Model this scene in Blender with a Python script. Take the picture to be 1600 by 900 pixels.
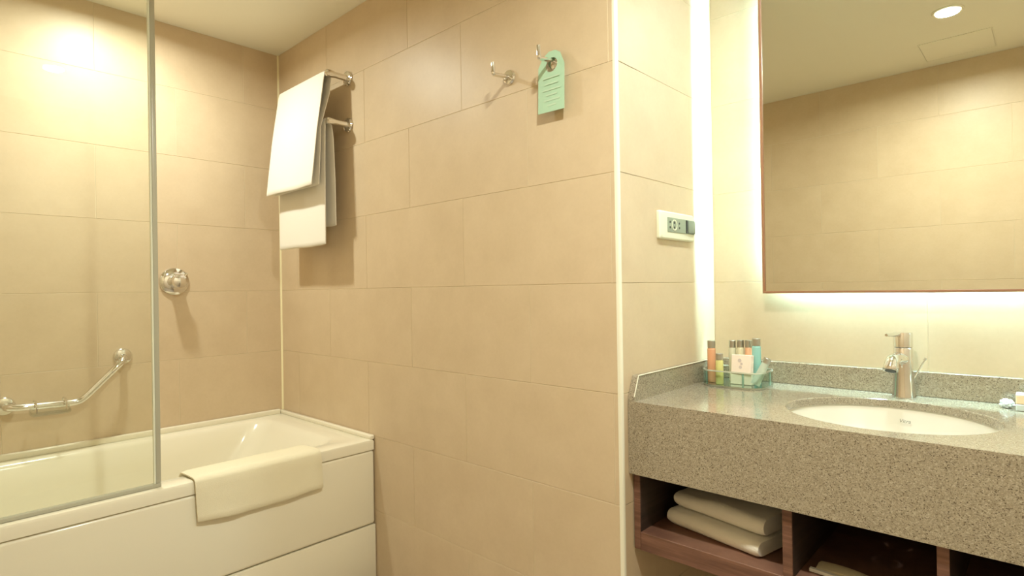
import bpy, bmesh, math, random
from mathutils import Vector, Matrix, noise
random.seed(7)
for o in list(bpy.data.objects): bpy.data.objects.remove(o)
SC = bpy.context.scene
C = SC.collection

# ------------------------------------------------------------------ camera
F_PX = 900.0
yaw, pitch, roll = -0.750, 0.0022, -0.0157
fw = Vector((math.sin(yaw)*math.cos(pitch), math.cos(yaw)*math.cos(pitch), math.sin(pitch)))
rt = Vector((math.cos(yaw), -math.sin(yaw), 0)); up = rt.cross(fw)
rt, up = math.cos(roll)*rt + math.sin(roll)*up, -math.sin(roll)*rt + math.cos(roll)*up
cam = bpy.data.cameras.new('camera'); camo = bpy.data.objects.new('camera', cam); C.objects.link(camo)
cam.sensor_width = 36; cam.lens = F_PX/1600*36; cam.clip_start = .02
m = Matrix((rt, up, -fw)).transposed().to_4x4(); m.translation = (2.818, -1.327, 1.1876)
camo.matrix_world = m
SC.camera = camo

# ------------------------------------------------------------------ world, exposure, light levels
w = bpy.data.worlds.new('world'); SC.world = w; w.use_nodes = True
w.node_tree.nodes['Background'].inputs[0].default_value = (.9, .85, .75, 1)
w.node_tree.nodes['Background'].inputs[1].default_value = .05
SC.view_settings.view_transform = 'Standard'; SC.view_settings.look = 'None'
SC.view_settings.gamma = 1; SC.view_settings.use_curve_mapping = False
SC.view_settings.exposure = 0.06
LAMP_COL = (.95, 1.0, .90)
TUB_W, VAN_W, NICHE_W = 13.5, 25.5, 8.5
NICHE_COL = (.80, 1.0, 1.08)
LED_COL, LED_STR = (.52, .92, .98), 520.0

# ------------------------------------------------------------------ dimensions (metres)
CEIL = 2.378; XE = 1.976; YD = .597; YF = -1.50; XR = 3.25
TUB_X, TUB_L = .810, 1.50
ZC = .879

# ------------------------------------------------------------------ materials
MATS = {}
def mat(name, col, rough=.5, metal=0.0, spec=.5, build=None, **kw):
    if name in MATS: return MATS[name]
    mt = bpy.data.materials.new(name); mt.use_nodes = True
    nt = mt.node_tree; b = nt.nodes['Principled BSDF']
    b.inputs['Base Color'].default_value = (*col, 1); b.inputs['Roughness'].default_value = rough
    b.inputs['Metallic'].default_value = metal; b.inputs['Specular IOR Level'].default_value = spec
    for k, v in kw.items(): b.inputs[k].default_value = v
    if build: build(nt, b)
    MATS[name] = mt
    return mt
def nd(nt, t, **kw):
    n = nt.nodes.new(t)
    for k, v in kw.items(): setattr(n, k, v)
    return n
def noise_node(nt, vec, scale, detail=4, rough=.55):
    n = nd(nt, 'ShaderNodeTexNoise'); n.inputs['Scale'].default_value = scale
    n.inputs['Detail'].default_value = detail; n.inputs['Roughness'].default_value = rough
    if vec is not None: nt.links.new(vec, n.inputs['Vector'])
    return n
def ramp(nt, fac, stops):
    r = nd(nt, 'ShaderNodeValToRGB'); e = r.color_ramp.elements
    while len(e) < len(stops): e.new(.5)
    for el, (p, c) in zip(e, stops): el.position = p; el.color = (*c, 1)
    nt.links.new(fac, r.inputs['Fac']); return r
def bump(nt, b, h, strength=.1, dist=.002):
    n = nd(nt, 'ShaderNodeBump'); n.inputs['Strength'].default_value = strength; n.inputs['Distance'].default_value = dist
    nt.links.new(h, n.inputs['Height']); nt.links.new(n.outputs['Normal'], b.inputs['Normal'])
def objvec(nt, scale=(1, 1, 1), rnd=True):
    tc = nd(nt, 'ShaderNodeTexCoord'); mp = nd(nt, 'ShaderNodeMapping'); mp.inputs['Scale'].default_value = scale
    src = tc.outputs['Object']
    if rnd:
        oi = nd(nt, 'ShaderNodeObjectInfo'); mu = nd(nt, 'ShaderNodeMath', operation='MULTIPLY'); mu.inputs[1].default_value = 37
        nt.links.new(oi.outputs['Random'], mu.inputs[0])
        ad = nd(nt, 'ShaderNodeVectorMath', operation='ADD'); nt.links.new(src, ad.inputs[0]); nt.links.new(mu.outputs[0], ad.inputs[1]); src = ad.outputs[0]
    nt.links.new(src, mp.inputs['Vector']); return mp.outputs['Vector']

def b_tile(nt, b):
    v = objvec(nt)
    n1 = noise_node(nt, v, 7, 6, .6); n2 = noise_node(nt, v, 90, 3, .6)
    mx = nd(nt, 'ShaderNodeMix'); mx.inputs[0].default_value = .25
    nt.links.new(n1.outputs['Fac'], mx.inputs[2]); nt.links.new(n2.outputs['Fac'], mx.inputs[3])
    r = ramp(nt, mx.outputs[0], [(.3, (.60, .462, .300)), (.7, (.67, .528, .355))])
    nt.links.new(r.outputs[0], b.inputs['Base Color'])
    bump(nt, b, n2.outputs['Fac'], .05, .001)
M_TILE = mat('beige_ceramic_tile', (.63, .52, .38), .42, spec=.5, build=b_tile)
M_GROUT = mat('pale_grout', (.72, .62, .44), .8)
def b_plaster(nt, b):
    n = noise_node(nt, objvec(nt, rnd=False), 60, 3); bump(nt, b, n.outputs['Fac'], .04, .001)
M_CEIL = mat('ceiling_paint', (.88, .85, .72), .7, build=b_plaster)
M_FLOOR = mat('floor_tile', (.40, .33, .25), .4)
M_WALLP = mat('plain_wall_tile', (.62, .51, .37), .5)
M_TRIM = mat('cream_trim', (.86, .82, .66), .35)
M_SIL = mat('cream_silicone', (.85, .76, .48), .5)
M_TUB = mat('white_acrylic', (.84, .78, .62), .16, spec=.5)
M_CHROME = mat('chrome', (.80, .79, .77), .07, 1.0)
M_STEEL = mat('brushed_cap_metal', (.52, .50, .44), .35, 1.0)
def b_terry(nt, b):
    n = noise_node(nt, objvec(nt, rnd=False), 420, 3, .7); bump(nt, b, n.outputs['Fac'], .5, .002)
M_TERRY = mat('white_terry', (.85, .80, .70), .95, spec=.1, build=b_terry, **{'Sheen Weight': .2})
M_MAT = mat('cream_terry', (.84, .77, .57), .95, spec=.1, build=b_terry)
def b_granite(nt, b):
    v = objvec(nt, rnd=False)
    vo = nd(nt, 'ShaderNodeTexVoronoi'); vo.inputs['Scale'].default_value = 560; nt.links.new(v, vo.inputs['Vector'])
    sp = nd(nt, 'ShaderNodeSeparateColor'); nt.links.new(vo.outputs['Color'], sp.inputs[0])
    r = ramp(nt, sp.outputs[0], [(0, (.10, .075, .05)), (.06, (.17, .13, .085)), (.13, (.29, .24, .165)), (.6, (.35, .295, .21)), (.9, (.42, .36, .265)), (1, (.50, .43, .33))])
    n = noise_node(nt, v, 150, 4, .7)
    mx = nd(nt, 'ShaderNodeMix', data_type='RGBA', blend_type='OVERLAY'); mx.inputs[0].default_value = .35
    nt.links.new(r.outputs[0], mx.inputs[6]); nt.links.new(n.outputs['Fac'], mx.inputs[7])
    nt.links.new(mx.outputs[2], b.inputs['Base Color'])
M_GRAN = mat('beige_speckled_stone', (.36, .30, .21), .16, spec=.6, build=b_granite, **{'Coat Weight': .35, 'Coat Roughness': .08})
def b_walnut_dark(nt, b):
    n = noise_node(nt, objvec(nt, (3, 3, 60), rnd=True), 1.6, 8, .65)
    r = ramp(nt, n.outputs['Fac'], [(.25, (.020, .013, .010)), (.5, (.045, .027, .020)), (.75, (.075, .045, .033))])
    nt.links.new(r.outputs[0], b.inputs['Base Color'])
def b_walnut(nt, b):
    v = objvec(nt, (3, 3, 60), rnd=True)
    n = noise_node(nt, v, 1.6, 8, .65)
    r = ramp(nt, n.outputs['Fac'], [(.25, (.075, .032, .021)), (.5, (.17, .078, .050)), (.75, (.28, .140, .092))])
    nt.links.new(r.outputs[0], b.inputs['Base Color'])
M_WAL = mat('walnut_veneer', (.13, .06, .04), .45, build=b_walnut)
M_WALD = mat('shaded_dark_walnut', (.05, .03, .02), .5, build=b_walnut_dark)  # dark carcass walnut, with shade of the deep interior also put into its colour
M_FRAME = mat('copper_brown_frame', (.32, .15, .075), .4)
M_MIRROR = mat('mirror_silver', (.80, .80, .72), .005, 1.0)
M_CER = mat('sink_ceramic', (.76, .72, .62), .1, spec=.6)
M_DARK = mat('dark_rubber', (.03, .03, .028), .6)
M_PLATE = mat('cream_plastic', (.80, .80, .62), .35)
M_SOCK = mat('grey_green_plastic', (.30, .34, .25), .45)
M_ROCK = mat('grey_rocker', (.22, .25, .19), .4)
M_CARD = mat('mint_card', (.42, .62, .44), .6)
M_CARDL = mat('pale_mint_print', (.50, .66, .49), .6)
M_LOGO = mat('grey_print', (.16, .16, .12), .6)
M_LEDP = mat('led_profile', (.7, .7, .66), .5)
M_BLACK = mat('mirror_backing', (.10, .10, .09), .8)
def glass(name, tint, ior=1.5, rough=0.0):
    mt = bpy.data.materials.new(name); mt.use_nodes = True; nt = mt.node_tree; nt.nodes.clear()
    out = nd(nt, 'ShaderNodeOutputMaterial'); tr = nd(nt, 'ShaderNodeBsdfTransparent'); gl = nd(nt, 'ShaderNodeBsdfGlossy')
    lw = nd(nt, 'ShaderNodeLayerWeight'); lw.inputs['Blend'].default_value = .5; pw = nd(nt, 'ShaderNodeMath', operation='POWER'); pw.inputs[1].default_value = 5
    fr = nd(nt, 'ShaderNodeMath', operation='MULTIPLY_ADD'); fr.inputs[1].default_value = .9; fr.inputs[2].default_value = .04; mx = nd(nt, 'ShaderNodeMixShader')
    nt.links.new(lw.outputs['Facing'], pw.inputs[0]); nt.links.new(pw.outputs[0], fr.inputs[0])
    tr.inputs[0].default_value = (*tint, 1); gl.inputs['Roughness'].default_value = rough
    nt.links.new(fr.outputs[0], mx.inputs[0]); nt.links.new(tr.outputs[0], mx.inputs[1]); nt.links.new(gl.outputs[0], mx.inputs[2])
    nt.links.new(mx.outputs[0], out.inputs[0]); return mt
M_GLASS = glass('clear_glass', (.975, .99, .965))
M_ACRY = glass('clear_acrylic', (.90, .96, .93))
M_EDGE = mat('glass_edge_seal', (.47, .45, .35), .3)
M_EDGEW = mat('polished_glass_edge', (.80, .82, .68), .15)
def emit(name, col, s):
    mt = bpy.data.materials.new(name); mt.use_nodes = True; b = mt.node_tree.nodes['Principled BSDF']
    b.inputs['Base Color'].default_value = (*col, 1); b.inputs['Emission Color'].default_value = (*col, 1); b.inputs['Emission Strength'].default_value = s
    return mt
M_LED = emit('led_tape', LED_COL, LED_STR)
M_LENS = emit('lamp_lens', (1, .95, .8), 12.0)
def liquid(name, col):
    return mat(name, col, .18, spec=.5, **{'Subsurface Weight': 0.0, 'Transmission Weight': .25, 'IOR': 1.4})

# ------------------------------------------------------------------ geometry helpers
def wm(o):
    mm = o.matrix_basis.copy()
    while o.parent: o = o.parent; mm = o.matrix_basis @ mm
    return mm
def obj(name, bm, material, parent=None, angle=35, kind=None):
    if parent is not None: bm.transform(wm(parent).inverted())
    bmesh.ops.recalc_face_normals(bm, faces=bm.faces)
    me = bpy.data.meshes.new(name); bm.to_mesh(me); bm.free()
    me.materials.append(material)
    if angle:
        me.polygons.foreach_set('use_smooth', [True]*len(me.polygons)); me.set_sharp_from_angle(angle=math.radians(angle))
    o = bpy.data.objects.new(name, me); C.objects.link(o); o.parent = parent
    if kind: o['kind'] = kind
    return o
def tag(o, label, cat, group=None):
    o['label'] = label; o['category'] = cat
    if group: o['group'] = group
    return o
def thing(name, label, cat, loc=(0, 0, 0), rz=0, group=None):
    o = bpy.data.objects.new(name, None); C.objects.link(o); o.location = loc; o.rotation_euler = (0, 0, rz)
    o.empty_display_size = .05
    o.matrix_basis = Matrix.Translation(loc) @ Matrix.Rotation(rz, 4, 'Z')
    return tag(o, label, cat, group)
def NB(): return bmesh.new()
def box(bm, lo, hi, bev=0, seg=2):
    r = bmesh.ops.create_cube(bm, size=1)
    lo, hi = Vector(lo), Vector(hi)
    for v in r['verts']:
        v.co = Vector([(lo[i]+hi[i])/2 + v.co[i]*(hi[i]-lo[i]) for i in range(3)])
    if bev:
        es = list({e for v in r['verts'] for e in v.link_edges})
        bmesh.ops.bevel(bm, geom=es, offset=bev, segments=seg, profile=.5, affect='EDGES')
    return bm
def bridge(bm, a, b):
    n = len(a)
    for i in range(n): bm.faces.new((a[i], a[(i+1) % n], b[(i+1) % n], b[i]))
def loft(bm, rings, cap0=True, cap1=True):
    vs = [[bm.verts.new(p) for p in r] for r in rings]
    for a, b in zip(vs, vs[1:]): bridge(bm, a, b)
    if cap0: bm.faces.new(vs[0][::-1])
    if cap1: bm.faces.new(vs[-1])
    return bm
def lathe(bm, prof, n=32, mtx=None):
    mtx = mtx or Matrix()
    rings = [[mtx @ Vector((max(r, 1e-5)*math.cos(2*math.pi*i/n), max(r, 1e-5)*math.sin(2*math.pi*i/n), z)) for i in range(n)] for r, z in prof]
    return loft(bm, rings)
def ring_lathe(bm, prof, n=32, mtx=None):
    mtx = mtx or Matrix()
    vs = [[bm.verts.new(mtx @ Vector((q*math.cos(2*math.pi*i/n), q*math.sin(2*math.pi*i/n), z))) for i in range(n)] for q, z in prof]
    for a, c in zip(vs, vs[1:]+vs[:1]): bridge(bm, a, c)
    return bm
def axis_mtx(p, d):
    return Matrix.Translation(p) @ Vector(d).normalized().to_track_quat('Z', 'Y').to_matrix().to_4x4()
def tube(bm, pts, r, n=16):
    pts = [Vector(p) for p in pts]; rad = r if isinstance(r, (list, tuple)) else [r]*len(pts)
    tan = []
    for i in range(len(pts)):
        t = (pts[min(i+1, len(pts)-1)]-pts[max(i-1, 0)]).normalized(); tan.append(t)
    u = tan[0].orthogonal().normalized(); rings = []
    for i, p in enumerate(pts):
        u = (u - tan[i]*u.dot(tan[i])).normalized(); v = tan[i].cross(u)
        rings.append([p + rad[i]*(math.cos(2*math.pi*k/n)*u + math.sin(2*math.pi*k/n)*v) for k in range(n)])
    return loft(bm, rings)
def smooth_path(pts, rad, seg=6):
    pts = [Vector(p) for p in pts]; out = [pts[0]]
    for a, b, c in zip(pts, pts[1:], pts[2:]):
        d1 = (a-b).normalized(); d2 = (c-b).normalized()
        p0 = b + d1*min(rad, (a-b).length*.49); p2 = b + d2*min(rad, (c-b).length*.49)
        for i in range(seg+1):
            t = i/seg; out.append((1-t)**2*p0 + 2*t*(1-t)*b + t*t*p2)
    return out + [pts[-1]]
def rrect(x0, x1, y0, y1, r, z, n=6):
    out = []
    for cx, cy, a0 in ((x1-r, y1-r, 0), (x0+r, y1-r, 90), (x0+r, y0+r, 180), (x1-r, y0+r, 270)):
        for i in range(n+1):
            a = math.radians(a0+90*i/n); out.append(Vector((cx+r*math.cos(a), cy+r*math.sin(a), z)))
    return out
def resample(path, step):
    out = [path[0]]
    for a, b in zip(path, path[1:]):
        n = max(1, int((b-a).length/step))
        out += [a+(b-a)*i/n for i in range(1, n+1)]
    return out
def cloth(bm, path, t, a0, a1, axis, nu=26, disp=None, edge=None):
    """path: 2D points (p, z) of the middle of the cloth; thickened by t, swept along `axis` from a0 to a1 with rounded hems."""
    path = resample([Vector(q) for q in path], .016)
    n = len(path); nor = []
    for i in range(n):
        d = (path[min(i+1, n-1)]-path[max(i-1, 0)]).normalized(); nor.append(Vector((-d.y, d.x)))
    rings = []
    for k in range(nu+1):
        s = k/nu
        e = min(s, 1-s)*nu
        tt = t*(.35 if e < .5 else .85 if e < 1.5 else 1)
        a = a0+(a1-a0)*s
        out = [path[i]+nor[i]*tt/2 for i in range(n)]
        d_end = (path[-1]-path[-2]).normalized(); d_st = (path[0]-path[1]).normalized()
        inn = [path[i]-nor[i]*tt/2 for i in range(n)]
        ring2 = out + [path[-1]+d_end*tt*.45] + inn[::-1] + [path[0]+d_st*tt*.45]
        ring = []
        for j, q in enumerate(ring2):
            arc = j if j < n else (2*n-j if j <= 2*n else 0)
            aa = a + (edge(s, min(max(arc/(n-1), 0), 1)) if edge else 0)
            P = Vector((aa, q.x, q.y)) if axis == 'x' else Vector((q.x, aa, q.y))
            if disp: P += disp(s, min(max(arc/(n-1), 0), 1), P)
            ring.append(P)
        rings.append(ring)
    return loft(bm, rings)

# ------------------------------------------------------------------ room shell
def struct(name, bm, material, label, cat, angle=0):
    o = obj(name, bm, material, None, angle); o['kind'] = 'structure'; return tag(o, label, cat)
TT = .0012      # tile stands proud of the grout by this
b = NB(); box(b, (-.1, YF-.1, -.1), (XR+.1, YD+.1, 0)); struct('floor', b, M_FLOOR, 'beige tiled bathroom floor', 'floor')
b = NB(); box(b, (-.1, YF-.1, CEIL), (XR+.1, YD+.1, CEIL+.1)); ceil = struct('ceiling', b, M_CEIL, 'cream painted flat ceiling', 'ceiling')
b = NB(); box(b, (-.1, YF-.1, 0), (-TT, .1, CEIL)); wA = struct('wall_left', b, M_GROUT, 'beige tiled wall along the bathtub', 'wall')
b = NB(); box(b, (-TT, TT, 0), (XE-TT-.001, .1, CEIL)); wB = struct('wall_back', b, M_GROUT, 'wide beige tiled wall with towel rack and hooks', 'wall')
b = NB(); box(b, (XE-.1, .1, 0), (XE-TT, YD+.1, CEIL)); wC = struct('wall_niche_side', b, M_GROUT, 'narrow tiled niche wall with power socket', 'wall')
b = NB(); box(b, (XE-TT, YD+TT, 0), (XR, YD+.1, CEIL)); wD = struct('wall_niche_back', b, M_GROUT, 'tiled wall behind the mirror and vanity', 'wall')
b = NB(); box(b, (-TT, YF-.1, 0), (XR, YF-TT, CEIL)); wF = struct('wall_front', b, M_GROUT, 'tiled wall opposite the mirror, seen reflected', 'wall')
b = NB(); box(b, (XR, YF-.1, 0), (XR+.1, YD+.1, CEIL)); wR = struct('wall_right', b, M_WALLP, 'plain beige wall beside the vanity', 'wall')

TILE_MESH = {}
def tile_mesh(wd, h):
    key = (round(wd, 4), round(h, 4))
    if key not in TILE_MESH:
        bm = NB(); g = .0008; c = .0006
        def rect(ins, y): return [(ins, y, ins), (wd-ins, y, ins), (wd-ins, y, h-ins), (ins, y, h-ins)]
        loft(bm, [rect(g, TT), rect(g, c), rect(g+c, 0)], cap0=False)
        bmesh.ops.recalc_face_normals(bm, faces=bm.faces)
        # open shell: make sure the front faces -y
        fr = max(bm.faces, key=lambda f: f.calc_area())
        if fr.normal.y > 0: bmesh.ops.reverse_faces(bm, faces=bm.faces)
        me = bpy.data.meshes.new('tile'); bm.to_mesh(me); bm.free(); me.materials.append(M_TILE); TILE_MESH[key] = me
    return TILE_MESH[key]
def tile_wall(wall, length, place, rz, odd, even, L):
    """place(u) -> world xy of wall coordinate u; odd/even = a joint position in odd/even rows"""
    for r in range(8):
        z0 = .3*r; z1 = min(z0+.3, CEIL)
        j = odd if r % 2 else even
        k0 = math.floor(-j/L); cuts = [0]+[j+k*L for k in range(k0, k0+20) if .012 < j+k*L < length-.012]+[length]
        for u0, u1 in zip(cuts, cuts[1:]):
            o = bpy.data.objects.new('tile', tile_mesh(u1-u0, z1-z0)); C.objects.link(o)
            x, y = place(u0); o.location = (x, y, z0); o.rotation_euler = (0, 0, rz); o.parent = wall
L_T = .593; HP = math.pi/2
tile_wall(wA, -YF, lambda u: (0, YF+u), HP, -YF-.4696+L_T/2, -YF-.4696, L_T)
tile_wall(wB, XE-.010, lambda u: (u, 0), 0, 1.0628, 1.0628+L_T/2, L_T)
tile_wall(wC, YD-.010, lambda u: (XE, .010+u), HP, -.02, -.02, .7)
tile_wall(wD, XR-XE, lambda u: (XE+u, YD), 0, 2.575-XE, 2.575-XE+L_T/2, L_T)
tile_wall(wF, XR, lambda u: (XR-u, YF), math.pi, XR-2.39, XR-2.10, L_T)

# corner trim on the outer corner, silicone line in the inner corner
b = NB()
prof = [(XE-.010, -.0012), (XE-.010, .004), (XE-.004, .010), (XE+.0012, .010)] 
ring = [(XE-.010, -.0012)] + [(XE-.006+.0072*math.sin(a), .006-.0072*math.cos(a)) for a in [math.radians(15*i) for i in range(7)]] + [(XE+.0012, .010), (XE-.003, .010), (XE-.010, .003)]
loft(b, [[Vector((x, y, 0)) for x, y in ring], [Vector((x, y, CEIL)) for x, y in ring]])
struct('trim_1', b, M_TRIM, 'cream metal trim on the outer tile corner', 'trim', 40)
b = NB(); ring = [(0, 0), (.0065, 0), (.004, -.0016), (.0016, -.004), (0, -.0065)]
loft(b, [[Vector((x, y, .60)) for x, y in ring], [Vector((x, y, CEIL)) for x, y in ring]])
struct('trim_2', b, M_SIL, 'cream silicone line in the inner tile corner', 'trim', 40)

# ceiling access hatch (seen in the mirror)
hx0, hx1, hy0, hy1 = 2.352, 2.643, -1.395, -1.10
t = thing('access_hatch', 'flush square access hatch in the ceiling, reflected in the mirror', 'hatch', ((hx0+hx1)/2, (hy0+hy1)/2, CEIL))
b = NB(); box(b, (hx0+.005, hy0+.005, CEIL-.003), (hx1-.005, hy1-.005, CEIL), .001, 1); obj('hatch_panel', b, M_CEIL, t)
b = NB()
for lo, hi in (((hx0, hy0), (hx1, hy0+.0025)), ((hx0, hy1-.0025), (hx1, hy1)), ((hx0, hy0+.0025), (hx0+.0025, hy1-.0025)), ((hx1-.0025, hy0+.0025), (hx1, hy1-.0025))):
    box(b, (*lo, CEIL-.0035), (*hi, CEIL))
obj('hatch_frame', b, M_CEIL, t)

# ------------------------------------------------------------------ ceiling downlights
def downlight(x, y, watt, label, col=LAMP_COL):
    t = thing('ceiling_downlight', label, 'downlight', (x, y, CEIL), 0, 'recessed ceiling downlights')
    b = NB(); ring_lathe(b, [(.046, CEIL), (.058, CEIL), (.058, CEIL-.004), (.054, CEIL-.007), (.048, CEIL-.006), (.046, CEIL-.002)], 40, Matrix.Translation((x, y, 0)))
    obj('trim_ring', b, M_TRIM, t)
    b = NB(); lathe(b, [(.0, CEIL-.0005), (.045, CEIL-.0005), (.045, CEIL-.003), (.0, CEIL-.003)], 40, Matrix.Translation((x, y, 0)))
    obj('lens', b, M_LENS, t)
    l = bpy.data.lights.new('downlight_lamp', 'AREA'); l.shape = 'DISK'; l.size = .085; l.energy = watt; l.color = col; l.spread = math.radians(168)
    o = bpy.data.objects.new('downlight_lamp', l); C.objects.link(o); o.location = (0, 0, -.010); o.parent = t
downlight(.42, -.745, TUB_W, 'round recessed downlight above the bathtub')
downlight(2.51, -.75, VAN_W, 'round recessed downlight reflected in the mirror')
downlight(2.56, .25, NICHE_W, 'round recessed downlight in the niche ceiling above the sink', NICHE_COL)

# ------------------------------------------------------------------ bathtub
t = thing('bathtub', 'white acrylic bathtub with panelled front in the tiled corner', 'bathtub', (.405, -.75, 0))
b = NB()
x0, x1, y0, y1 = .004, TUB_X, YF+.004, -.004
R = lambda a, bb, c, d, r, z: rrect(a, bb, c, d, r, z, 8)
rings = [R(x0+.02, x1-.03, y0+.02, y1-.02, .01, .548), R(x0, x1, y0, y1, .006, .548), R(x0, x1, y0, y1, .006, .580), R(x0+.003, x1-.003, y0+.003, y1-.003, .008, .587), R(x0+.010, x1-.010, y0+.010, y1-.010, .012, .590),
         R(.060, .722, -1.425, -.105, .07, .588), R(.068, .714, -1.415, -.118, .075, .583), R(.075, .706, -1.405, -.135, .08, .570),
         R(.090, .690, -1.385, -.185, .09, .50), R(.105, .675, -1.365, -.27, .10, .38), R(.120, .660, -1.345, -.35, .11, .27), R(.145, .635, -1.31, -.41, .11, .205), R(.19, .59, -1.26, -.48, .10, .18)]
loft(b, rings, cap0=False)
obj('tub_shell', b, M_TUB, t, 40)
b = NB(); box(b, (.0015, YF+.004, .588), (.022, -.0225, .612), .005, 3); obj('wall_lip', b, M_TUB, t)
b = NB(); box(b, (.0015, -.022, .588), (TUB_X-.002, -.0015, .606), .005, 3); obj('wall_lip', b, M_TUB, t)
b = NB(); box(b, (TUB_X-.040, YF+.004, .249), (TUB_X-.001, -.004, .5455), .012, 4); obj('upper_front_panel', b, M_TUB, t)
b = NB(); box(b, (TUB_X-.040, YF+.004, .012), (TUB_X-.001, -.004, .2455), .002, 2); obj('lower_front_panel', b, M_TUB, t)
b = NB(); lathe(b, [(.0, .184), (.032, .184), (.034, .181), (.0, .1805)], 24, Matrix.Translation((.39, -1.16, 0))); obj('drain', b, M_CHROME, t)

# glass shower screen
gx, gy = .782, -.768
t = thing('shower_screen', 'clear frameless glass shower screen standing on the bathtub rim', 'shower screen', (gx, -1.13, .59))
b = NB(); box(b, (gx-.004, YF+.012, .602), (gx+.004, gy-.010, 2.22), .0008, 1); obj('glass_pane', b, M_GLASS, t)
b = NB(); box(b, (gx-.006, gy-.010, .602), (gx+.006, gy+.004, 2.22), .002, 2); obj('edge_seal', b, M_EDGE, t)
b = NB(); box(b, (gx-.0055, gy-.0155, .602), (gx+.0055, gy-.010, 2.22), .001, 1); obj('polished_edge', b, M_EDGEW, t)
b = NB(); box(b, (gx-.008, YF+.012, .5905), (gx+.008, gy+.004, .602), .002, 2); obj('bottom_seal', b, M_EDGE, t)
b = NB(); box(b, (gx-.012, YF+.0005, .5905), (gx+.012, YF+.012, 2.22), .002, 2); obj('wall_profile', b, M_CHROME, t)

# cream bath mat over the rim
def mat_disp(s, a, P):
    h = noise.noise(Vector((P.y*6, P.z*16+P.y*4, 3)))*.009 + noise.noise(Vector((P.y*22, P.z*26, 9)))*.0012
    sag = .010*math.sin(s*math.pi)*max(0, a-.55)*2
    return Vector((abs(h)*.8*(1 if a > .5 else 0), 0, -sag+.003*noise.noise(Vector((P.y*12, 1, a*3)))*(a > .8)))
b = NB()
pth = [(.682, .548), (.692, .583), (.708, .5965), (.76, .5985), (.800, .598), (.814, .595), (.8195, .586), (.8205, .560), (.8215, .52), (.823, .480), (.824, .463)]
cloth(b, pth, .0115, -.687, -.252, 'y', 34, mat_disp, edge=lambda s, a: (.012*a if s > .5 else .014*a))
tag(obj('bath_mat', b, M_MAT, None, 60), 'cream terry bath mat draped over the bathtub rim', 'bath mat')

# ------------------------------------------------------------------ grab bar with soap tray
t = thing('grab_bar', 'bent chrome grab bar on the wall above the bathtub', 'grab bar', (.0, -.85, .77))
P = [(.004, -.682, .934), (.060, -.686, .930), (.072, -.72, .898), (.072, -.832, .784), (.072, -.86, .778), (.072, -1.02, .784), (.062, -1.052, .786), (.004, -1.055, .786)]
b = NB(); tube(b, smooth_path(P, .028, 6), .0125, 18); obj('bar', b, M_CHROME, t)
for y, z in ((-.682, .934), (-1.055, .786)):
    b = NB(); lathe(b, [(0, .0005), (.034, .0005), (.034, .006), (.030, .011), (.018, .014), (0, .014)], 32, axis_mtx((0, y, z), (1, 0, 0))); obj('flange', b, M_CHROME, t)
tr = NB()
ro = lambda ins, z: rrect(.030+ins, .112-ins, -.990+ins, -.872-ins, .012, z, 5)
loft(tr, [ro(.004, .748), ro(0, .752), ro(0, .764), ro(.003, .764), ro(.003, .754), ro(.006, .7515)])
sd = obj('soap_tray', tr, glass('frosted_tray', (.95, .96, .94)), t)
for y in (-.975, -.887):
    b = NB(); tube(b, smooth_path([(.034, y, .762), (.034, y, .802), (.108, y, .802), (.108, y, .762)], .02, 5), .0025, 8); obj('tray_hanger', b, M_CHROME, sd)

# ------------------------------------------------------------------ shower mixer
t = thing('shower_mixer', 'round chrome shower mixer knob on the bath wall', 'mixer', (0, -.485, 1.245))
mx_ = axis_mtx((0, -.485, 1.245), (1, 0, 0))
b = NB(); lathe(b, [(0, .0005), (.058, .0005), (.060, .004), (.058, .009), (.048, .014), (.032, .017), (0, .018)], 40, mx_); obj('wall_plate', b, M_CHROME, t)
b = NB(); lathe(b, [(0, .016), (.027, .016), (.027, .045), (.024, .048), (.024, .052), (.029, .054), (.030, .080), (.027, .087), (.015, .090), (0, .0905)], 32, mx_); kn = obj('knob', b, M_CHROME, t)
b = NB(); tube(b, [(.070, -.485, 1.245), (.072, -.470, 1.262), (.075, -.455, 1.279)], [.008, .0065, .005], 12); obj('lever', b, M_CHROME, kn)

# ------------------------------------------------------------------ towel rack and towels
t = thing('towel_rack', 'double chrome towel rack on the tiled wall beside the corner', 'towel rack', (.44, 0, 1.9))
for z in (2.094, 1.896):
    for x in (.650, .250):
        b = NB(); lathe(b, [(0, .0005), (.030, .0005), (.031, .005), (.028, .011), (.018, .015), (0, .015)], 32, axis_mtx((x, 0, z), (0, -1, 0))); fl = obj('flange', b, M_CHROME, t)
        pp = [(0, .010), (.0085, .010), (.0085, .090), (0, .0905)] if x < .4 else [(0, .010), (.0150, .010), (.0130, .022), (.0125, .066), (.0145, .072), (.0155, .088), (.0145, .101), (.009, .106), (0, .107)]
        b = NB(); lathe(b, pp, 20, axis_mtx((x, 0, z), (0, -1, 0))); obj('post', b, M_CHROME, t)
    b = NB(); tube(b, [(.650, -.088, z), (.250, -.088, z)], .0085, 16); obj('bar', b, M_CHROME, t)
def tw_disp(seed, amp=.004):
    def f(s, a, P):
        n = noise.noise(Vector((P.x*6, P.z*3, seed)))*amp + noise.noise(Vector((P.x*17, P.z*5, seed+5)))*amp*.35
        k = min(1, abs(a-.5)*4)
        return Vector((0, -abs(n)*k if a < .5 else -abs(n)*.3*k, noise.noise(Vector((P.x*5, seed, a)))*.006*k))
    return f
b = NB()
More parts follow.
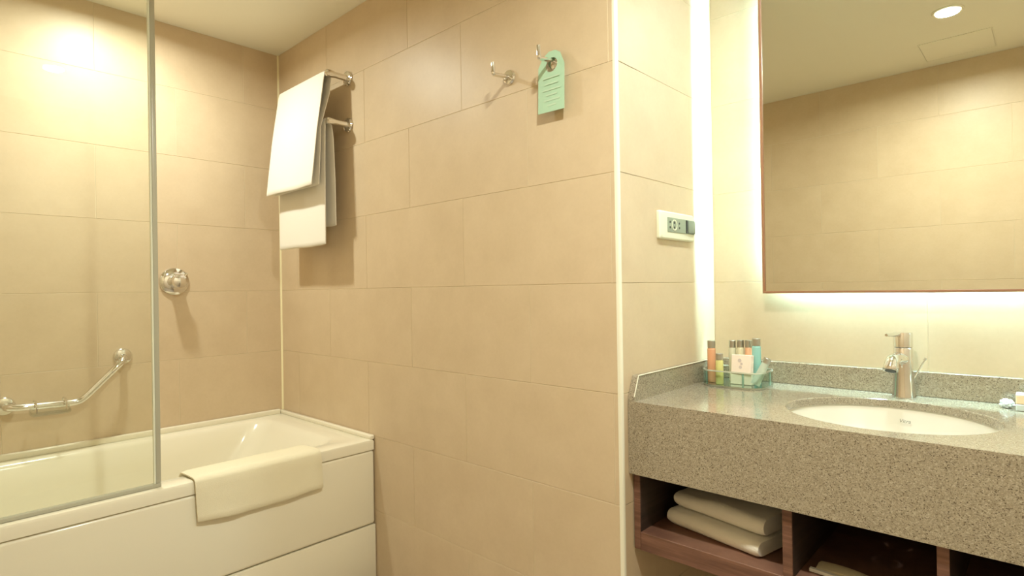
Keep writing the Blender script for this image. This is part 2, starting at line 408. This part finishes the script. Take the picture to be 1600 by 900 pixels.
cloth(b, [(-.166, 1.628), (-.158, 1.70), (-.139, 1.86), (-.114, 2.02), (-.105, 2.08), (-.100, 2.103), (-.088, 2.110), (-.076, 2.103), (-.073, 2.08), (-.080, 2.02), (-.106, 1.93), (-.1225, 1.87), (-.127, 1.76), (-.134, 1.632)], .0075, .222, .634, 'x', 30, tw_disp(2, .003))
tag(obj('towel', b, M_TERRY, None, 60), 'white towel folded over the upper bar of the rack', 'towel', 'towels on the rack')
b = NB()
cloth(b, [(-.108, 1.388), (-.107, 1.50), (-.106, 1.70), (-.103, 1.86), (-.101, 1.893), (-.098, 1.906), (-.088, 1.912), (-.078, 1.906), (-.074, 1.892), (-.066, 1.83), (-.060, 1.65), (-.059, 1.470)], .009, .223, .634, 'x', 30, tw_disp(11, .0008))
tag(obj('towel', b, M_TERRY, None, 60), 'white towel hanging lowest, on the lower bar of the rack', 'towel', 'towels on the rack')

# ------------------------------------------------------------------ wall hooks, door hanger
def hook(x, z, label):
    t = thing('wall_hook', label, 'hook', (x, 0, z), 0, 'chrome wall hooks')
    b = NB(); lathe(b, [(0, .0005), (.0225, .0005), (.0235, .004), (.021, .009), (.012, .011), (0, .011)], 28, axis_mtx((x, 0, z), (0, -1, 0))); obj('flange', b, M_CHROME, t)
    b = NB(); tube(b, smooth_path([(x, -.008, z), (x, -.030, z-.003), (x, -.076, z-.009), (x, -.076, z+.026)], .006, 5), .0062, 14); obj('prong', b, M_CHROME, t)
hook(1.588, 1.853, 'bare chrome wall hook on the back wall')
hook(1.770, 1.851, 'chrome wall hook holding the mint door hanger')
t = thing('door_hanger', 'mint green paper door hanger on the chrome hook', 'door hanger', (1.77, -.024, 1.70))
b = NB()
cx = 1.770; Wc = .0485
outl = [(cx-Wc, 1.702), (cx+Wc, 1.700), (cx+Wc, 1.830), (cx+.030, 1.868), (cx+.012, 1.879), (cx-.012, 1.880), (cx-.034, 1.866), (cx-Wc, 1.838)]
hole = [(cx+.001+.0215*math.cos(a), 1.8375+.0215*math.sin(a)) for a in [2*math.pi*i/20 for i in range(20)]]
def card_y(z): return -.0250 + max(0, z-1.80)*.12
def poly_with_hole(bm, o, h, off):
    ov = [bm.verts.new((x, card_y(z)+off, z)) for x, z in o]; hv = [bm.verts.new((x, card_y(z)+off, z)) for x, z in h]
    es = [bm.edges.new((l[i], l[(i+1) % len(l)])) for l in (ov, hv) for i in range(len(l))]
    bmesh.ops.triangle_fill(bm, use_beauty=True, edges=es); return ov, hv
o1, h1 = poly_with_hole(b, outl, hole, 0); o2, h2 = poly_with_hole(b, outl, hole, .0012)
for l1, l2 in ((o1, o2), (h1, h2)): bridge(b, l1, l2)
obj('card', b, M_CARD, t, 20)
for i, (z, wd) in enumerate(((1.800, .060), (1.782, .050), (1.765, .064), (1.750, .040), (1.735, .058), (1.720, .034))):
    b = NB(); box(b, (cx-wd/2+.003, -.0252, z-.0022), (cx+wd/2+.003, -.0250, z+.0022)); obj('printed_line', b, M_CARDL, t)

# ------------------------------------------------------------------ socket on the niche wall
t = thing('power_socket', 'cream framed shaver socket on the narrow niche wall', 'socket', (XE, .32, 1.372))
def C3(y, z, d): return (XE+d, y, z)
b = NB(); rr = lambda ins, d: [Vector((XE+d, q.x, q.y)) for q in rrect(.204+ins, .427-ins, 1.330+ins, 1.414-ins, .006, 0, 4)]
loft(b, [rr(0, .0005), rr(0, .008), rr(.004, .0125), rr(.012, .0135)]); obj('frame_plate', b, M_PLATE, t)
b = NB(); box(b, (XE+.012, .246, 1.352), (XE+.0155, .420, 1.396), .001, 1); ins = obj('socket_insert', b, M_SOCK, t)
b = NB(); ring_lathe(b, [(.0135, .0), (.0165, .0), (.0165, .0012), (.0135, .0012)], 28, axis_mtx((XE+.0155, .286, 1.374), (1, 0, 0))); obj('socket_ring', b, M_PLATE, ins)
for yy, zz in ((.259, 1.382), (.259, 1.366), (.286, 1.381), (.286, 1.367), (.318, 1.381), (.318, 1.367)):
    b = NB(); lathe(b, [(0, 0), (.0035, 0), (.0035, .0006), (0, .0006)], 14, axis_mtx((XE+.0156, yy, zz), (1, 0, 0))); obj('pin_hole', b, M_DARK, ins)
b = NB(); box(b, (XE+.0155, .362, 1.354), (XE+.018, .370, 1.394)); obj('rocker_gap', b, M_DARK, ins)
b = NB(); box(b, (XE+.0155, .371, 1.354), (XE+.0205, .418, 1.394), .003, 2); obj('rocker_switch', b, M_ROCK, ins)

# ------------------------------------------------------------------ mirror with LED backlight
MX0, MX1, MZ0, MZ1 = 2.160, 3.10, 1.162, 2.20
MYF, MYB = .534, .560
t = thing('mirror', 'large backlit wall mirror with thin copper brown frame', 'mirror', ((MX0+MX1)/2, YD, MZ0))
fr = .007
for lo, hi in (((MX0, MZ0), (MX0+fr, MZ1)), ((MX1-fr, MZ0), (MX1, MZ1)), ((MX0+fr, MZ0), (MX1-fr, MZ0+fr)), ((MX0+fr, MZ1-fr), (MX1-fr, MZ1))):
    b = NB(); box(b, (lo[0], MYF, lo[1]), (hi[0], MYB, hi[1]), .0008, 1); obj('frame_rail', b, M_FRAME, t)
b = NB(); box(b, (MX0+fr, MYF+.006, MZ0+fr), (MX1-fr, MYF+.011, MZ1-fr)); obj('mirror_pane', b, M_MIRROR, t, 0)
b = NB(); box(b, (MX0+fr, MYF+.011, MZ0+fr), (MX1-fr, MYB, MZ1-fr)); bk = obj('backing', b, M_BLACK, t, 0)
b = NB(); box(b, (MX0+.12, MYB, MZ0+.14), (MX1-.12, YD-.0005, MZ1-.12)); obj('mounting_box', b, M_BLACK, t, 0)
LY = .583
def led(lo, hi):
    b = NB(); box(b, lo, hi); obj('led_strip', b, M_LED, t, 0)
led((MX0+.043, LY, MZ0+.06), (MX0+.049, LY+.004, MZ1-.06))
led((MX1-.046, LY, MZ0+.06), (MX1-.040, LY+.004, MZ1-.06))
led((MX0+.05, LY-.003, MZ0+.060), (MX1-.05, LY+.001, MZ0+.066))
led((MX0+.05, LY, MZ1-.066), (MX1-.05, LY+.004, MZ1-.060))
for x in (MX0+.056, MX1-.058):
    b = NB(); box(b, (x, MYB, MZ0+.08), (x+.006, LY+.004, MZ1-.08)); obj('led_profile', b, M_LEDP, t, 0)
for z in (MZ0+.072, MZ1-.078):
    b = NB(); box(b, (MX0+.07, MYB, z), (MX1-.07, LY+.003, z+.006)); obj('led_profile', b, M_LEDP, t, 0)

# ------------------------------------------------------------------ vanity: stone top, sink, cabinet
SX, SY, SA, SB = 2.530, .278, .215, .196
X0, X1, Y0, Y1 = XE+.001, XR-.001, .031, YD-.001
t = thing('vanity_top', 'beige speckled stone vanity top with deep front apron', 'countertop', ((X0+X1)/2, .3, ZC))
b = NB(); N = 96
angs = sorted([2*math.pi*i/N for i in range(N)] + [math.atan2(y-SY, x-SX) % (2*math.pi) for x in (X0, X1) for y in (Y0, Y1)])
def outer(a):
    c, s = math.cos(a), math.sin(a); k = []
    if c > 1e-9: k.append((X1-SX)/c)
    if c < -1e-9: k.append((X0-SX)/c)
    if s > 1e-9: k.append((Y1-SY)/s)
    if s < -1e-9: k.append((Y0-SY)/s)
    k = min(k); return (SX+k*c, SY+k*s)
ring_o = lambda z: [Vector((*outer(a), z)) for a in angs]
def ell(a, d):      # polar point on the ellipse at angle a
    r = 1/math.sqrt((math.cos(a)/(SA+d))**2+(math.sin(a)/(SB+d))**2); return (SX+r*math.cos(a), SY+r*math.sin(a))
ring_e = lambda d, z: [Vector((*ell(a, d), z)) for a in angs]
vs = [[b.verts.new(p) for p in r] for r in (ring_o(ZC-.020), ring_o(ZC), ring_e(.002, ZC), ring_e(0, ZC-.002), ring_e(0, ZC-.020))]
for p, q in zip(vs, vs[1:]+vs[:1]): bridge(b, p, q)
obj('slab', b, M_GRAN, t, 30)
b = NB(); box(b, (X0, Y0, .683), (X1, Y0+.022, ZC-.0202)); obj('apron', b, M_GRAN, t, 0)
b = NB(); box(b, (X0+.021, YD-.021, ZC), (X1, YD-.001, .946), .0015, 1); obj('backsplash', b, M_GRAN, t, 30)
b = NB()
prof = [(YD-.001, ZC), (YD-.001, .946), (.058, .946), (.033, .892), (.033, ZC)]
loft(b, [[Vector((XE+.001, y, z)) for y, z in prof], [Vector((XE+.0195, y, z)) for y, z in prof], ])
obj('side_splash', b, M_GRAN, t, 30)
b = NB(); tube(b, [(XE+.0202, .0565, .9465), (XE+.0202, YD-.022, .9465)], .0014, 8)
tube(b, [(XE+.0202, .0565, .9465), (XE+.0202, .032, .892)], .0014, 8); obj('silicone_bead', b, M_TRIM, t)

sk = thing('sink', 'oval white ceramic undermount sink in the stone top', 'sink', (SX, SY, ZC-.15))
b = NB(); zs = ZC-.0205
def bring(k, dz): return [Vector((SX+(p.x-SX)*k, SY+(p.y-SY)*k, zs-dz)) for p in ring_e(.004, 0)]
loft(b, [bring(1.06, .012), bring(1.06, 0), bring(1.0, 0), bring(.985, .012), bring(.955, .04), bring(.90, .075), bring(.80, .105), bring(.64, .125), bring(.42, .136), bring(.12, .140),
         bring(.12, .150), bring(.45, .147), bring(.68, .136), bring(.85, .115), bring(.95, .082), bring(1.0, .045)], False, False)
b.verts.ensure_lookup_table()
obj('bowl', b, M_CER, sk, 50)
b = NB(); lathe(b, [(0, zs-.1365), (.022, zs-.1365), (.024, zs-.139), (.024, zs-.1405), (0, zs-.1405)], 28, Matrix.Translation((SX, SY, 0))); obj('drain', b, M_CHROME, sk)
cu = bpy.data.curves.new('logo', 'FONT'); cu.body = 'Vitra'; cu.size = .013; cu.align_x = 'CENTER'; cu.shear = .2; cu.extrude = .0002
to = bpy.data.objects.new('tmp', cu); C.objects.link(to); bpy.context.view_layer.update()
me = bpy.data.meshes.new_from_object(to.evaluated_get(bpy.context.evaluated_depsgraph_get())); bpy.data.objects.remove(to)
b = NB(); b.from_mesh(me)
yb_ = SY+(SB+.004)*.965
b.transform(Matrix.Translation((2.540, yb_-.012, zs-.034)) @ Matrix.Rotation(math.radians(74), 4, 'X'))
obj('logo_print', b, M_LOGO, sk, 0)

# walnut shelf unit under the counter
t = thing('shelf_unit', 'dark walnut open shelf unit under the stone vanity top', 'shelf', (2.6, .3, .474))
CY = .045
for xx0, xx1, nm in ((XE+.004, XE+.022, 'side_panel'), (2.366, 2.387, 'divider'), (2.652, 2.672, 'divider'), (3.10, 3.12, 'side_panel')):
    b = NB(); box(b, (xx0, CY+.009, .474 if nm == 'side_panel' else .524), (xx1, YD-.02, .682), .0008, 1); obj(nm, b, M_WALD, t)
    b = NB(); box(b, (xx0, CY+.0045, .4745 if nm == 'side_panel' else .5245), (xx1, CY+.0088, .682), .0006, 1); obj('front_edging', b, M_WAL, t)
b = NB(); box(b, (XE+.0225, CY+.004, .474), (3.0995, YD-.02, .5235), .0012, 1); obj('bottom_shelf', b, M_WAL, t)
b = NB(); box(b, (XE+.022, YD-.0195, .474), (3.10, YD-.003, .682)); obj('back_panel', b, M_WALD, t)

# folded towels on the shelf
def folded_towel(lx, ly, h, seed, amp=1.0):
    bm = NB(); r = h*.48; pr = []
    hh = h/2
    # outline (y, z): front is the fold, back is open with a slit half-way up
    for i in range(9):
        a = math.radians(270-180*i/8); pr.append((r+r*math.cos(a)*1.0, hh+hh*math.sin(a)))
    pr = [(y, z) for y, z in pr]
    top = [(r+(ly-r)*k/8, h) for k in range(1, 9)]
    slit = [(ly+.004, h*.78), (ly, h*.53), (ly-.03, h*.505), (r*1.3, h*.5), (ly-.03, h*.485), (ly, h*.46), (ly+.004, h*.2)]
    bot = [(r+(ly-r)*k/8, 0) for k in range(8, 0, -1)]
    pr = pr+top+slit+bot
    nu = 26; rings = []
    for k in range(nu+1):
        s = k/nu; e = min(s, 1-s)*nu; q = .82 if e < .5 else .95 if e < 1.5 else 1
        ring = []
        for y, z in pr:
            yy = ly/2+(y-ly/2)*(.985 if e < .5 else 1); zz = hh+(z-hh)*q
            P = Vector((lx*s, yy, zz))
            n1 = noise.noise(Vector((P.x*9, P.y*9, seed+P.z*8))); n2 = noise.noise(Vector((P.x*24, P.y*24, seed+7+P.z*20)))
            up_ = max(0, (zz/h-.25))
            P += Vector((.004*n1*(1 if e < 2 else .4), .004*n1*(y < r), (.010*n1+.004*n2)*up_*amp))
            ring.append(P)
        rings.append(ring)
    loft(bm, rings); return bm
def put_towel(loc, rz, lx, ly, h, seed, label, amp=1.0):
    b = folded_towel(lx, ly, h, seed, amp); b.transform(Matrix.Translation(loc) @ Matrix.Rotation(rz, 4, 'Z'))
    return tag(obj('folded_towel', b, M_TERRY, None, 50), label, 'towel', 'folded towels on the shelf')
put_towel((2.024, .146, .5245), math.radians(-12), .280, .30, .042, 1, 'folded white towel lying directly on the walnut shelf', .2)
put_towel((2.036, .168, .5685), math.radians(-12), .270, .28, .046, 21, 'rumpled folded white towel on top of the shelf pile', 1.7)

# folded paper packet in the middle compartment
t = thing('paper_packet', 'cream folded packet with white edge on the walnut shelf', 'packet', (2.46, .15, .524))
b = NB(); rings = []
for i in range(13):
    s = i/12; x = 2.414+.17*s; lift = .004*math.sin(math.pi*min(1, s*1.1))
    rings.append([Vector((x, .128+dy-.05*s*s, .5245+dz+(lift if dz > .003 else 0))) for dy, dz in ((0, 0), (.045, 0), (.045, .005), (.024, .0095), (0, .006))])
loft(b, rings); obj('folded_body', b, mat('cream_paper', (.72, .62, .42), .7), t)
b = NB(); rings = []
for i in range(13):
    s = i/12; x = 2.404+.17*s
    rings.append([Vector((x, .112+dy-.05*s*s, .5245+dz)) for dy, dz in ((0, 0), (.010, 0), (.010, .0075), (0, .0075))])
loft(b, rings); obj('white_edge', b, mat('white_paper', (.85, .82, .74), .6), t)

# ------------------------------------------------------------------ faucet
fx, fy = 2.528, .530
FZ = ZC+.0004
t = thing('faucet', 'chrome single lever basin faucet behind the oval sink', 'faucet', (fx, fy, FZ))
T = Matrix.Translation((fx, fy, FZ))
b = NB(); lathe(b, [(0, 0), (.0275, 0), (.0275, .004), (.0262, .010), (.0235, .06), (.0228, .095), (.0228, .132), (.0215, .1345), (0, .1345)], 40, T); obj('body', b, M_CHROME, t)
b = NB(); lathe(b, [(0, .1350), (.0205, .1350), (.0228, .1370), (.0228, .172), (.0215, .1755), (0, .1765)], 40, T); hd = obj('handle', b, M_CHROME, t)
def dirp(d, h, a): return (fx-math.sin(math.radians(a))*d, fy-math.cos(math.radians(a))*d, FZ+h)
b = NB(); tube(b, [dirp(.010, .170, 14), dirp(.045, .1715, 14), dirp(.070, .1725, 14), dirp(.092, .1730, 14)], [.0060, .0055, .0045, .0035], 12); obj('lever', b, M_CHROME, hd)
b = NB(); tube(b, smooth_path([dirp(.005, .104, 5), dirp(.060, .112, 5), dirp(.102, .108, 5), dirp(.110, .092, 5)], .02, 6), .0160, 22); sp = obj('spout', b, M_CHROME, t)
ad_ = (-.42*math.sin(math.radians(5)), -.42*math.cos(math.radians(5)), -.9)
b = NB(); lathe(b, [(0, 0), (.0168, 0), (.0178, .004), (.0178, .013), (.0160, .016), (0, .016)], 28, axis_mtx(dirp(.1075, .0975, 5), ad_)); ae = obj('aerator', b, M_CHROME, sp)
b = NB(); lathe(b, [(0, .0155), (.0125, .0155), (.0125, .0168), (0, .0168)], 24, axis_mtx(dirp(.1075, .0975, 5), ad_)); obj('aerator_mesh', b, M_DARK, ae)
b = NB(); tube(b, [(fx+.018, fy+.016, FZ+.045), (fx+.030, fy+.020, FZ+.070), (fx+.044, fy+.020, FZ+.100)], .0022, 10); obj('popup_rod', b, M_CHROME, t)
b = NB(); lathe(b, [(0, 0), (.0036, .001), (.0036, .008), (0, .009)], 14, axis_mtx((fx+.0440, fy+.020, FZ+.100), (.42, 0, .9))); obj('rod_knob', b, M_CHROME, t)

# ------------------------------------------------------------------ toiletries tray and bottles
TZ = ZC+.0008
t = thing('toiletries_tray', 'clear acrylic toiletries tray in the counter corner', 'tray', (2.105, .455, ZC))
tx0, tx1, ty0, ty1 = 2.014, 2.200, .385, .535
b = NB(); loft(b, [rrect(tx0, tx1, ty0, ty1, .045, TZ, 8), rrect(tx0, tx1, ty0, ty1, .045, TZ+.005, 8)]); obj('base', b, mat('mirrored_tray_base', (.52, .56, .48), .12, .85), t)
def wall_ring(bm, z0, z1, th, grow=0):
    o_ = lambda z, i: rrect(tx0+i-grow, tx1-i+grow, ty0+i-grow, ty1-i+grow, .045, z, 8)
    vs = [[bm.verts.new(p) for p in r] for r in (o_(z0, 0), o_(z1, 0), o_(z1, th), o_(z0, th))]
    for p, q in zip(vs, vs[1:]+vs[:1]): bridge(bm, p, q)
b = NB(); wall_ring(b, TZ+.005, TZ+.046, .0025); obj('clear_wall', b, M_ACRY, t)
b = NB(); wall_ring(b, TZ+.046, TZ+.050, .0035, .0005); obj('rail', b, mat('tray_rail', (.74, .78, .66), .12, .5), t)
for x, y in ((tx0+.004, ty0+.050), (tx1-.050, ty0+.004), (tx1-.004, ty1-.055), (tx0+.05, ty1-.004)):
    b = NB(); tube(b, [(x, y, TZ+.005), (x, y, TZ+.046)], .0032, 12); obj('post', b, mat('teal_post', (.35, .55, .47), .2, .5), t)
BZ = TZ+.0055
def bottle(x, y, top, r, caph, col, name, label, capmat=None, tilt=None):
    h = top-BZ
    t = thing('toiletry_bottle', label, 'bottle', (x, y, BZ), 0, 'small bottles in the tray')
    if tilt: t.matrix_basis = Matrix.Translation((x, y, BZ)) @ tilt
    I = wm(t)
    b = NB(); lathe(b, [(0, 0), (r*.9, 0), (r, .002), (r, h-caph-.004), (r*.8, h-caph-.0005), (0, h-caph-.0005)], 26, I); obj('bottle_body', b, liquid(name, col), t)
    b = NB(); lathe(b, [(0, h-caph), (r*.93, h-caph), (r*.93, h-.001), (r*.85, h), (0, h)], 26, I); obj('cap', b, capmat or M_STEEL, t)
    return t
bottle(2.036, .432, 1.016, .0125, .023, (.95, .50, .28), 'orange_gel', 'orange toiletry bottle standing at the left end of the tray')
bottle(2.070, .412, .979, .0115, .019, (.80, .74, .28), 'yellow_gel', 'short yellow toiletry bottle at the front of the tray')
bottle(2.077, .496, 1.014, .0115, .022, (.78, .74, .52), 'cream_gel', 'cream toiletry bottle behind the pink soap box, nearest the yellow bottle')
bottle(2.103, .496, 1.016, .0115, .022, (.84, .76, .50), 'pale_yellow_gel', 'pale yellow toiletry bottle in the middle behind the pink soap box')
bottle(2.129, .496, 1.017, .0115, .022, (.95, .52, .30), 'salmon_gel', 'orange toiletry bottle behind the pink soap box')
bottle(2.163, .466, 1.026, .0130, .022, (.42, .78, .72), 'teal_gel', 'pale turquoise toiletry bottle standing at the right of the tray')
tl = Matrix.Rotation(math.radians(24), 4, 'Y') @ Matrix.Rotation(math.radians(-6), 4, 'X')
t = thing('toiletry_tube', 'small clear tube with metal cap leaning on the tray rim', 'tube', (2.172, .426, BZ+.004))
t.matrix_basis = Matrix.Translation((2.172, .426, BZ+.006)) @ tl
I = wm(t); b = NB(); rings = []
for k in range(8):
    s = k/7; rx = .014*(1-s)+.0105*s; ry = .0025*(1-s)+.0105*s
    rings.append([I @ Vector((rx*math.cos(a), ry*math.sin(a), .072*s)) for a in [2*math.pi*i/24 for i in range(24)]])
loft(b, rings); obj('tube_body', b, liquid('clear_gel', (.72, .80, .68)), t)
b = NB(); lathe(b, [(0, .0722), (.0105, .0722), (.0105, .087), (.0095, .088), (0, .088)], 24, I); obj('cap', b, M_STEEL, t)
t = thing('soap_box', 'pale pink soap box with a printed emblem leaning in the tray', 'box', (2.128, .432, BZ))
t.matrix_basis = Matrix.Translation((2.128, .428, BZ+.034)) @ Matrix.Rotation(math.radians(-8), 4, 'X') @ Matrix.Rotation(math.radians(-6), 4, 'Z')
I = wm(t); b = NB(); box(b, (-.031, 0, 0), (.031, .020, .058), .0015, 1); b.transform(I); obj('carton', b, mat('pink_carton', (.90, .74, .62), .6), t)
for px, pz, s in ((-.004, .040, .006), (.002, .030, .004), (-.001, .020, .005)):
    b = NB(); lathe(b, [(0, 0), (s, 0), (s, .0004), (0, .0004)], 10, I @ axis_mtx((px, -.0001, pz), (0, -1, 0))); obj('printed_emblem', b, mat('grey_pink_print', (.62, .50, .46), .6), t)
# cream carton supporting the soap box (lies flat under it)
b = NB(); box(b, (2.094, .434, BZ), (2.160, .478, BZ+.0325), .0015, 1)
tag(obj('white_carton', b, mat('white_carton', (.84, .78, .62), .6), None), 'white carton standing under the pink soap box in the tray', 'carton')

# ------------------------------------------------------------------ soap box and crinkled wrapped soap at the right
t = thing('soap_carton', 'peach soap carton with white lid at the right picture edge', 'soap carton', (2.80, .515, ZC))
b = NB(); box(b, (2.757, .490, ZC+.0005), (2.845, .540, ZC+.016), .0015, 1); obj('clear_dish', b, mat('blue_grey_dish', (.62, .70, .66), .2), t)
b = NB(); box(b, (2.757, .492, ZC+.0165), (2.845, .538, ZC+.036), .0015, 1); obj('peach_body', b, mat('peach_carton', (.90, .70, .46), .6), t)
b = NB(); box(b, (2.757, .492, ZC+.0362), (2.845, .538, ZC+.0395), .001, 1); obj('white_lid', b, mat('white_lid', (.90, .88, .76), .5), t)
b = NB(); bmesh.ops.create_icosphere(b, subdivisions=4, radius=1)
for v in b.verts:
    n = noise.noise(v.co*2.6)*.35+noise.noise(v.co*6)*.22
    v.co = Vector((2.740+v.co.x*.0135*(1+n), .525+v.co.y*.016*(1+n), ZC+.0105+max(-.010, v.co.z*.0105*(1+n))))
tag(obj('wrapped_soap', b, mat('pale_blue_wrap', (.80, .86, .86), .2), None, 25), 'small crinkled pale blue wrapped soap beside the peach carton', 'soap')
